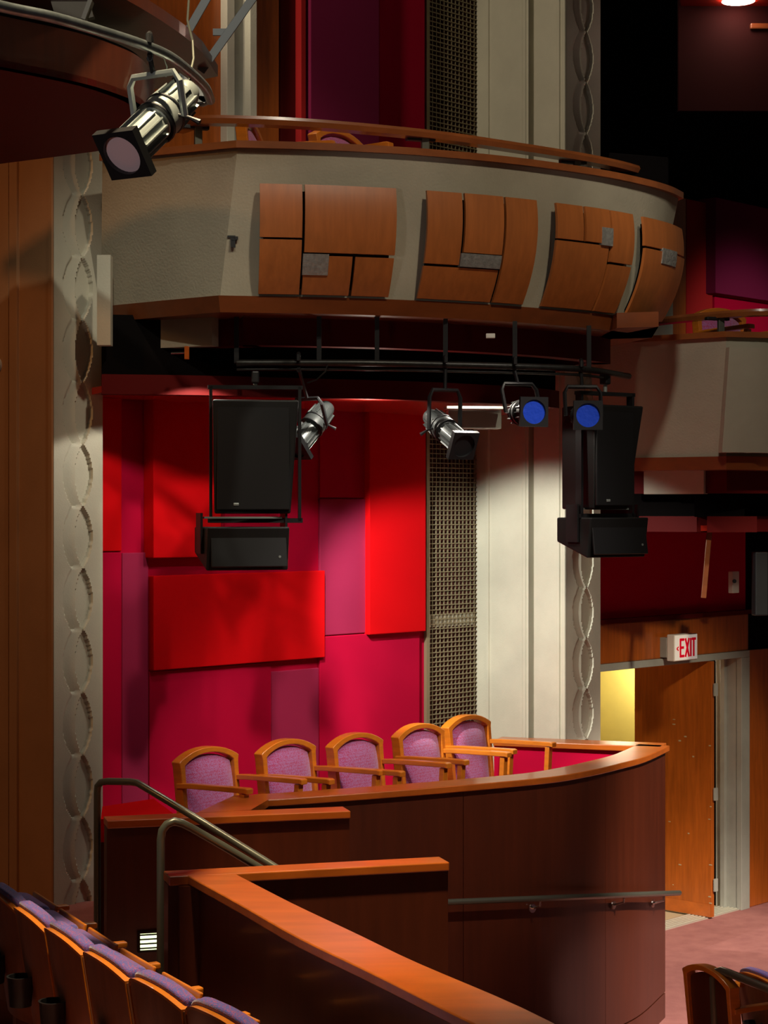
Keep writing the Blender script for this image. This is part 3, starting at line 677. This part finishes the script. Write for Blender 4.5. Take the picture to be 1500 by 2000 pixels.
# ------------------------------------------------------------------ foreground theatre seats
def make_seat(label, loc, rz, group):
    c = thing('theater_chair', label, 'seat', loc, rz, group)
    W_ = .248
    def S(x, z, d): return (x, .05+d+.16*(z-.3)-.05*(x/W_)**2*1.0, z)
    def top(x): return .80+.065*(1-abs(x/W_)**2.4)
    def sheet(d0, d1, z0, inset, lift, n=14, m=12, bul=0):
        rows = []
        for j in range(m+1):
            r = []; v = j/m
            for i in range(n+1):
                x = (-1+2*i/n)*(W_-inset); z = z0+(top(x)+lift-z0)*v
                r.append(S(x, z, d0-bul*(1-(2*i/n-1)**4)*(1-(2*v-1)**6)))
            r2 = []
            for i in range(n, -1, -1):
                x = (-1+2*i/n)*(W_-inset); z = z0+(top(x)+lift-z0)*v; r2.append(S(x, z, d1))
            rows.append(r+r2)
        return MB().solid(rows)
    sheet(.0, .022, .25, .0, 0).build('back_shell', 'shell', c, smooth=35)
    # orange edge band along the top and sides
    e = [(-W_+.004, .3), (-W_+.004, .6)]+[((-1+2*i/16)*(W_-.004), top((-1+2*i/16)*W_)+.002) for i in range(17)]+[(W_-.004, .6), (W_-.004, .3)]
    rows = []
    for x, z in e:
        a = S(x, z, -.006); k = 1.0
        rows.append([S(x*.99, z-.004, -.008), S(x*.99, z-.004, .028), S(x*1.01, z+.007, .028), S(x*1.01, z+.007, -.008)])
    MB().solid(rows).build('edge_band', 'lightwood', c, smooth=40)
    sheet(-.06, -.002, .35, .012, .035, bul=.04).build('back_cushion', 'upb', c, smooth=50, bevel=.012, seg=3)
    # folded seat
    f = MB().box((0, -.14, .52), (.42, .10, .40), mat=Matrix.Rotation(.2, 3, 'X')).build('seat_cushion', 'upb', c, bevel=.03, seg=3)
    MB().box((0, -.21, .51), (.43, .018, .41), mat=Matrix.Rotation(.2, 3, 'X')).build('seat_board', 'lightwood', c, bevel=.006)
    for s in (1,):
        MB().box((s*.25, -.22, .60), (.05, .46, .03)).build('armrest', 'lightwood', c, bevel=.008)
        MB().box((s*.25, -.18, .29), (.03, .34, .58)).build('standard', 'shell', c, bevel=.01)
    h = MB().lathe([(.052, -.14), (.062, -.01), (.066, 0), (.056, 0), (.05, -.12), (.001, -.125)], (0, .155, .56), (0, 0, 1), 20).build('cup_holder', 'black', c, smooth=40)
    return c
B = [lv(*q, -1.93) for q in [(39, 1777), (95, 1816), (168, 1861), (257, 1913), (366, 1967)]]
B = [Vector(b) for b in B]; B = [B[0]*3-B[1]*2, B[0]*2-B[1]]+B; B.append(B[-1]*2-B[-2]+Vector((.02, .01))); B.append(B[-1]*2-B[-2])
zf = H-1.95-.80
SL = ['theater seat farthest along the row, cut by the left frame edge', 'theater seat second from the left frame edge, its blue-purple top just below the pillar foot',
 'theater seat third along the row, cup holder on its back near the left edge', 'theater seat in the middle of the near row, left of the step light',
 'theater seat below the step light, fifth along the near row', 'large theater seat in the near row in front of the partition end', 'nearest theater seat at the bottom edge under the diagonal partition', 'theater seat right of the nearest one, barely in view at the bottom']
seat0 = None
for i in range(len(B)-1):
    m = (B[i]+B[i+1])/2; d = (B[i+1]-B[i]).normalized(); f = Vector((-d.y, d.x))   # facing right and away
    r = math.atan2(f.x, -f.y); back = Vector((-f.x, -f.y))*.09
    loc = (m.x-back.x, m.y-back.y, zf)
    if i == len(B)-2: continue
    if seat0 is None: seat0 = make_seat(SL[i], loc, r, 'near row of theater seats')
    else: dup(seat0, loc, r, SL[i], 'near row of theater seats')
p = lv(1478, 1890, -3.0); dup(seat0, (p[0]+.1, p[1], .0), math.radians(116), 'purple-topped theater seat at the right edge behind the dark-backed chair', 'bottom right chairs')
railing('grey-green tube rail sloping past the dark-backed chair at the lower right', [A(1398, 2040, 12.25), A(1393, 1910, 12.25), A(1398, 1899, 12.25), A(1410, 1896, 12.2), A(1425, 1901, 12.1), A(1510, 1935, 11.7), A(1700, 2010, 11)], .026)
# ------------------------------------------------------------------ rigging under balcony one
rp = crom([lv(*q, .97) for q in [(462, 709), (700, 709), (900, 713), (1050, 717), (1150, 722), (1228, 735)]], 6)
rg = thing('rigging_pipe', 'dark curved rigging pipe slung under the balcony', 'pipe', (*rp[0], H+.97)); wc = world_child(rg)
wc(MB().tube([(x, y, H+.97) for x, y in rp], .022), 'tube', 'dpipe', smooth=True)
wc(MB().tube([(x, y+.02, H+.93) for x, y in rp[:-4]], .009), 'cable', 'dpipe', smooth=True)
for px in (472, 610, 740, 880, 1005, 1143):
    q = min(rp, key=lambda p: abs(pxof(p)-px)); wc(MB().box((q[0], q[1], H+1.12), (.03, .03, .30)), 'hanger', 'black')
def rig(px):
    q = min(rp, key=lambda p: abs(pxof(p)-px)); return Vector((q[0], q[1], H+.97))
def speaker(label, c, rz, wd, ht, dp, taper, hang):
    s = thing('loudspeaker', label, 'loudspeaker', c, rz)
    hw = wd/2; mb = MB()
    ts = [(-hw, 0), (hw, 0), (hw*.72, dp), (-hw*.72, dp)]; bs = [(-hw+taper*.2, 0), (hw-taper, 0), (hw*.6-taper, dp), (-hw*.6, dp)]
    mb.solid([[(x, y+.03, -ht/2) for x, y in bs], [(x, y, ht/2) for x, y in ts]]); mb.build('cabinet', 'blackbox', s, bevel=.012)
    MB().box((-taper*.3, .012, 0), (wd-.07-taper*.4, .02, ht-.05)).build('grille', 'black', s, bevel=.006)
    MB().box((-hw*.45, .0, -ht/2+.06), (.035, .008, .018)).build('badge', 'steel', s, bevel=.003)
    for x in (-1, 1): MB().box((x*(hw+.008), dp*.35, 0.02), (.02, .06, ht+.14)).build('yoke_arm', 'black', s)
    MB().box((0, dp*.35, ht/2+.085), (wd+.055, .06, .025)).build('yoke_top', 'black', s)
    MB().box((0, dp*.35, -ht/2-.045), (wd+.055, .06, .03)).build('yoke_bottom', 'black', s)
    MB().lathe([(.014, 0), (.014, hang)], (0, dp*.35, ht/2+.09)).build('hanger_bolt', 'steel', s, smooth=True)
    MB().box((0, dp*.35, ht/2+.09+hang), (.05, .07, .08)).build('clamp', 'black', s, bevel=.01)
    return s
pa = rig(488)
speaker('large black loudspeaker hanging at the left under the balcony', (pa.x+.0, pa.y-.12, zy(892, pa.y-.1)), .10, .56, .735, .30, .05, .06)
pb = rig(1192)
speaker('large black loudspeaker hanging at the right under the balcony', at(1210, 893, pb.y-.1), .62, .46, .72, .42, .12, .10)
def wedge(label, c, rz):
    s = thing('monitor_speaker', label, 'loudspeaker', c, rz)
    hw = .27; rows = []
    prof = [(-.02, -.14), (.30, -.03), (.30, .14), (-.06, .14)]
    mb = MB(); mb.solid([[(-hw, y, z) for y, z in prof], [(hw, y, z) for y, z in prof]]); mb.build('cabinet', 'blackbox', s, bevel=.01)
    MB().box((0, -.052, .005), (.50, .015, .24), mat=Matrix.Rotation(-.14, 3, 'X')).build('grille', 'black', s, bevel=.004)
    for x in (-1, 1): MB().box((x*(hw+.012), .12, .10), (.015, .12, .26)).build('side_bracket', 'black', s)
    MB().box((0, .1, .20), (.52, .04, .012)).build('top_bar', 'steel', s)
    MB().lathe([(.008, 0), (.008, .01)], (.2, -.062, -.05), (0, -1, 0), 12).build('badge', 'steel', s)
    return s
wedge('small black monitor speaker slung under the left loudspeaker', (at(482, 1072, 12.30)), .34)
wedge('small black monitor speaker slung under the right loudspeaker', (at(1200, 1050, 13.35)), .62)
# ------------------------------------------------------------------ stage lights
def ellipsoidal(label, p, d, length, clampp, body='steel', gel='lens', sc=1, group=None, knobs=True):
    """p: yoke pivot, d: beam direction"""
    s = thing('stage_spotlight', label, 'stage light', p, 0, group)
    d = Vector(d).normalized(); L = length
    f = lambda a: -L*.45+L*a
    x = d.cross(Vector((0, 0, 1))).normalized(); y = x.cross(d)
    mb = MB().lathe([(.02*sc, f(0)), (.05*sc, f(.01)), (.06*sc, f(.06)), (.06*sc, f(.12)), (.07*sc, f(.13)), (.075*sc, f(.16)), (.078*sc, f(.30)), (.085*sc, f(.36)), (.088*sc, f(.5)), (.07*sc, f(.53))], (0, 0, 0), d, 24)
    for k in range(12):
        a = 2*math.pi*k/12; r = (x*math.cos(a)+y*math.sin(a)); mb.bar(r*.072*sc+d*f(.13), r*.078*sc+d*f(.34), .006*sc, .024*sc, up=r)
    mb.build('lamp_housing', body, s, smooth=30)
    mb = MB().lathe([(.062*sc, f(.5)), (.062*sc, f(.56)), (.074*sc, f(.58)), (.076*sc, f(.88)), (.082*sc, f(.9)), (.082*sc, f(.93))], (0, 0, 0), d, 24)
    for k in range(14):
        a = 2*math.pi*k/14; r = (x*math.cos(a)+y*math.sin(a)); mb.bar(r*.076*sc+d*f(.58), r*.076*sc+d*f(.88), .006*sc, .018*sc, up=r)
    mb.build('lens_barrel', body, s, smooth=30)
    for q in (.36, .5, .9): MB().lathe([(.088*sc, f(q)), (.092*sc, f(q+.006)), (.092*sc, f(q+.02)), (.088*sc, f(q+.026))], (0, 0, 0), d, 20).build('clamp_band', 'black', s, smooth=30)
    # gel frame: square frame with round opening
    R = Matrix((x, d, y)).transposed(); mb = MB(); hw = .10*sc
    rows = []
    n = 32
    ring_o = []; ring_i = []
    for k in range(n):
        a = 2*math.pi*k/n; c_, s_ = math.cos(a), math.sin(a); m = max(abs(c_), abs(s_)); ring_o.append((c_/m*hw, s_/m*hw)); ring_i.append((c_*.082*sc, s_*.082*sc))
    F = lambda q, a: x*q[0]+y*q[1]+d*a
    rows = [[F(q, f(.93)) for q in ring_o], [F(q, f(1.0)) for q in ring_o], [F(q, f(1.0)) for q in ring_i], [F(q, f(.93)) for q in ring_i]]
    rows.append(rows[0]); mb.grid(rows, True); mb.build('gel_frame', 'black', s)
    MB().lathe([(.084*sc, f(.955)), (.084*sc, f(.965))], (0, 0, 0), d, 24).build('gel', gel, s, label='coloured gel in the front frame')
    # yoke
    h = clampp-Vector(p); u = h.normalized(); pv = x
    top = u*min(h.length*.62, .27*sc); w_ = .125*sc
    MB().tube([pv*w_, pv*w_+top*.8, pv*w_*.8+top, -pv*w_*.8+top, -pv*w_+top*.8, -pv*w_], .015*sc, 6).build('yoke', body if body == 'steel' else 'black', s, smooth=True)
    mb = MB().tube([top, h+Vector((0, 0, -.03))], .012, 8); cx = h
    mb.tube([cx+Vector((.0, -.04, .01)), cx+Vector((0, -.035, .045)), cx+Vector((0, 0, .06)), cx+Vector((0, .04, .04)), cx+Vector((0, .045, 0)), cx+Vector((0, .03, -.04)), cx+Vector((0, 0, -.05))], .014, 8)
    mb.build('hook_clamp', 'black', s, smooth=True)
    if knobs:
        for sg in (-1, 1): MB().tube([pv*sg*.08*sc+d*f(.42), pv*sg*.13*sc+d*f(.42)-y*.02, pv*sg*.17*sc+d*f(.42)-y*.05], [.007*sc, .007*sc, .013*sc], 8).build('shutter_handle', 'black', s, smooth=True)
    return s
# foreground rig of the top-left balcony
p0 = [(-150, -30), (0, 12), (100, 33), (200, 62), (280, 88), (330, 110), (370, 140), (400, 170), (411, 196)]
fc = crom([lv(*q, 2.06) for q in p0], 5)
fp = thing('curved_pipe', 'shiny galvanised curved lighting pipe at the top left', 'pipe', (*fc[0], H+2.06)); wc = world_child(fp)
wc(MB().tube([(x, y, H+2.06) for x, y in fc], .024, 14), 'tube', 'pipe', smooth=True)
e = Vector((*fc[-1], H+2.06)); wc(MB().tube([e, e+Vector((-.01, .05, .01)), e+Vector((-.05, .12, .01)), at(372, 196, 9.9)], .018, 10), 'end_bend', 'pipe', smooth=True)
wc(MB().bar(at(345, 150, 9.6), at(405, 194, 9.6), .05, .01, up=(0, 1, 0)).bar(at(345, 150, 9.6), at(356, 196, 9.6), .05, .01, up=(0, 1, 0)).bar(at(352, 192, 9.6), at(405, 194, 9.6), .03, .01, up=(0, 1, 0)), 'end_bracket', 'brace')
cl = Vector((*min(fc, key=lambda p: abs(pxof(p)-296)), H+2.06))
piv = at(312, 232, cl.y+.12)
bd = at(222, 330, cl.y-.12)-at(355, 200, cl.y+.30)
ellipsoidal('large silver spotlight clamped to the curved pipe at the top left', piv, bd, .62, cl, sc=1.12)
o = MB().tube([at(370, -20, 9.3), at(366, 40, 9.3), at(376, 80, 9.3), at(378, 115, 9.2), at(370, 150, 9.1), at(374, 190, 9.0), at(368, 225, 8.95)], .006, 8).build('power_cable', 'rail', smooth=True); tag(o, 'thin cable dropping to the rear of the large silver spotlight', 'cable')
o = MB().tube([at(318, 108, 8.6), at(326, 130, 8.65), at(324, 150, 8.7)], .004, 8).build('safety_cable', 'steel', smooth=True); tag(o, 'short safety cable at the clamp of the large silver spotlight', 'cable')
for a, b, lb in [((500, -12), (392, 140), 'long grey diagonal steel bar beside the top left pipe'), ((408, -10), (338, 112), 'shorter grey diagonal steel bar behind the spotlight cable')]:
    o = MB().bar(at(*a, 10.2), at(*b, 10.2), .045, .012, up=(0, 1, 0)).build('steel_brace', 'brace', bevel=.002); tag(o, lb, 'steel brace')
o = MB().bar(at(416, 63, 10.22), at(446, 63, 10.22), .035, .02, up=(0, 1, 0)).build('steel_tie', 'brace'); tag(o, 'short level steel tie joining the diagonal bars at the top left', 'steel brace')
b0 = thing('near_balcony', 'underside of the nearer upper balcony, dark red wood, top left', 'balcony', (-2, 8.5, H+1.9)); wc = world_child(b0)
hs = 1.92
front = crom([lv(*q, hs) for q in [(-160, 100), (0, 130), (150, 160), (230, 184), (275, 205), (300, 235), (296, 262), (262, 284)]], 5)
backp = [lv(185, 296, hs), lv(95, 308, hs), lv(0, 320, hs), lv(-160, 335, hs)]
wc(MB().prism(front+backp, H+hs, H+hs+.03), 'soffit', 'maroon')
wc(MB().sweep(front, [(.0, H+hs), (.0, H+hs+.22), (-.05, H+hs+.22), (-.05, H+hs)]), 'drum_band', 'dark', smooth=25)
wc(MB().prism(off(front, -.02)+backp, H+hs+.2, H+hs+.24), 'drum_top', 'void')
fr2 = crom([lv(*q, 2.34) for q in [(-160, -150), (100, -60), (250, 10), (350, 72), (395, 110)]], 5)
wc(MB().prism(fr2+[(-.9, 10.4), (-2.2, 11.5), (-3.5, 11.6)], H+2.36, H+2.42), 'upper_soffit', 'dark')
wc(MB().bar(at(128, -30, 8.9), at(150, 45, 8.9), .17, .05, up=(0, 1, 0)), 'plaster_rib', 'fascia')
wc(MB().bar(at(190, -30, 8.88), at(164, 40, 8.88), .02, .06, up=(0, 1, 0)), 'rib_edge', 'plaster')
# small lights under balcony one
for px, py, dd, lb, body, gel, ln, sc in [
  (612, 830, (-.45, -.55, -.62), 'silver spotlight partly hidden behind the left loudspeaker', 'dsteel', 'black', .46, .95),
  (868, 838, (.42, -.75, -.42), 'silver spotlight aimed down right in front of the white box', 'dsteel', 'black', .50, .95),
  (1022, 806, (.30, -.95, -.02), 'black spotlight with crinkled blue gel, left of the two blue ones', 'black', 'blue', .36, .98),
  (1140, 812, (.06, -1, -.03), 'black spotlight with flat blue gel beside the right loudspeaker', 'black', 'blue', .34, .98)]:
    c = rig(px-10); ellipsoidal(lb, at(px, py, c.y+(.45 if px == 612 else 0)), dd, ln, c, body, gel, sc, None, knobs=px < 900)
# white box near pillar, in the place of a lit plaster slab end
wl = thing('pale_box', 'white box fixed high before the cream pillar, behind the spotlights', 'light fitting', at(930, 822, 13.5)); wc = world_child(wl)
wc(MB().box(at(925, 820, 13.62), (.38, .12, .13), rz=.1), 'housing', 'frame', bevel=.004)
wc(MB().box(at(925, 797, 13.43), (.40, .16, .02), rz=.1), 'lid', 'frame', bevel=.004)
# twisted cable loops on the rigging pipe
o = MB().tube([at(642, 705, 12.5), at(636, 725, 12.45), at(618, 742, 12.45), at(600, 748, 12.5)], .005, 6).build('loose_cable', 'dpipe', smooth=True); tag(o, 'loose grey cable end drooping from the rigging pipe, centre left', 'cable')
# return wall behind the balcony end, its dimness painted as black
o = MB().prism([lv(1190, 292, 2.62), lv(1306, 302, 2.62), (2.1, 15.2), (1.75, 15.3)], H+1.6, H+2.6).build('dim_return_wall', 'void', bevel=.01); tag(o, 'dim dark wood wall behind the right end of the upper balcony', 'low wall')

# pieces of a part hang under that part
RULES = {'gel': 'gel_frame', 'lettering': 'face', 'hinge': 'leaf', 'scuff_marks': 'leaf', 'kick_plate': 'leaf', 'push_plate': 'leaf', 'badge': 'grille',
         'silver_patch': 'backing', 'rail_post': 'handrail', 'rail_bracket': 'handrail', 'rear_panel': 'back_frame', 'seat_board': 'seat_cushion',
         'edge_band': 'back_shell', 'cup_holder': 'back_shell', 'scuff_mark': 'fascia', 'frame_reveal': 'frame', 'louvre': 'lamp_face', 'shutter_handle': 'lens_barrel'}
base = lambda n: n.split('.')[0]
for r in [o for o in bpy.data.objects if o.parent is None and o.get('label')]:
    parts = {}
    for c in r.children: parts.setdefault(base(c.name), c)
    for c in list(r.children):
        t = RULES.get(base(c.name))
        if t and t in parts: c.parent = parts[t]
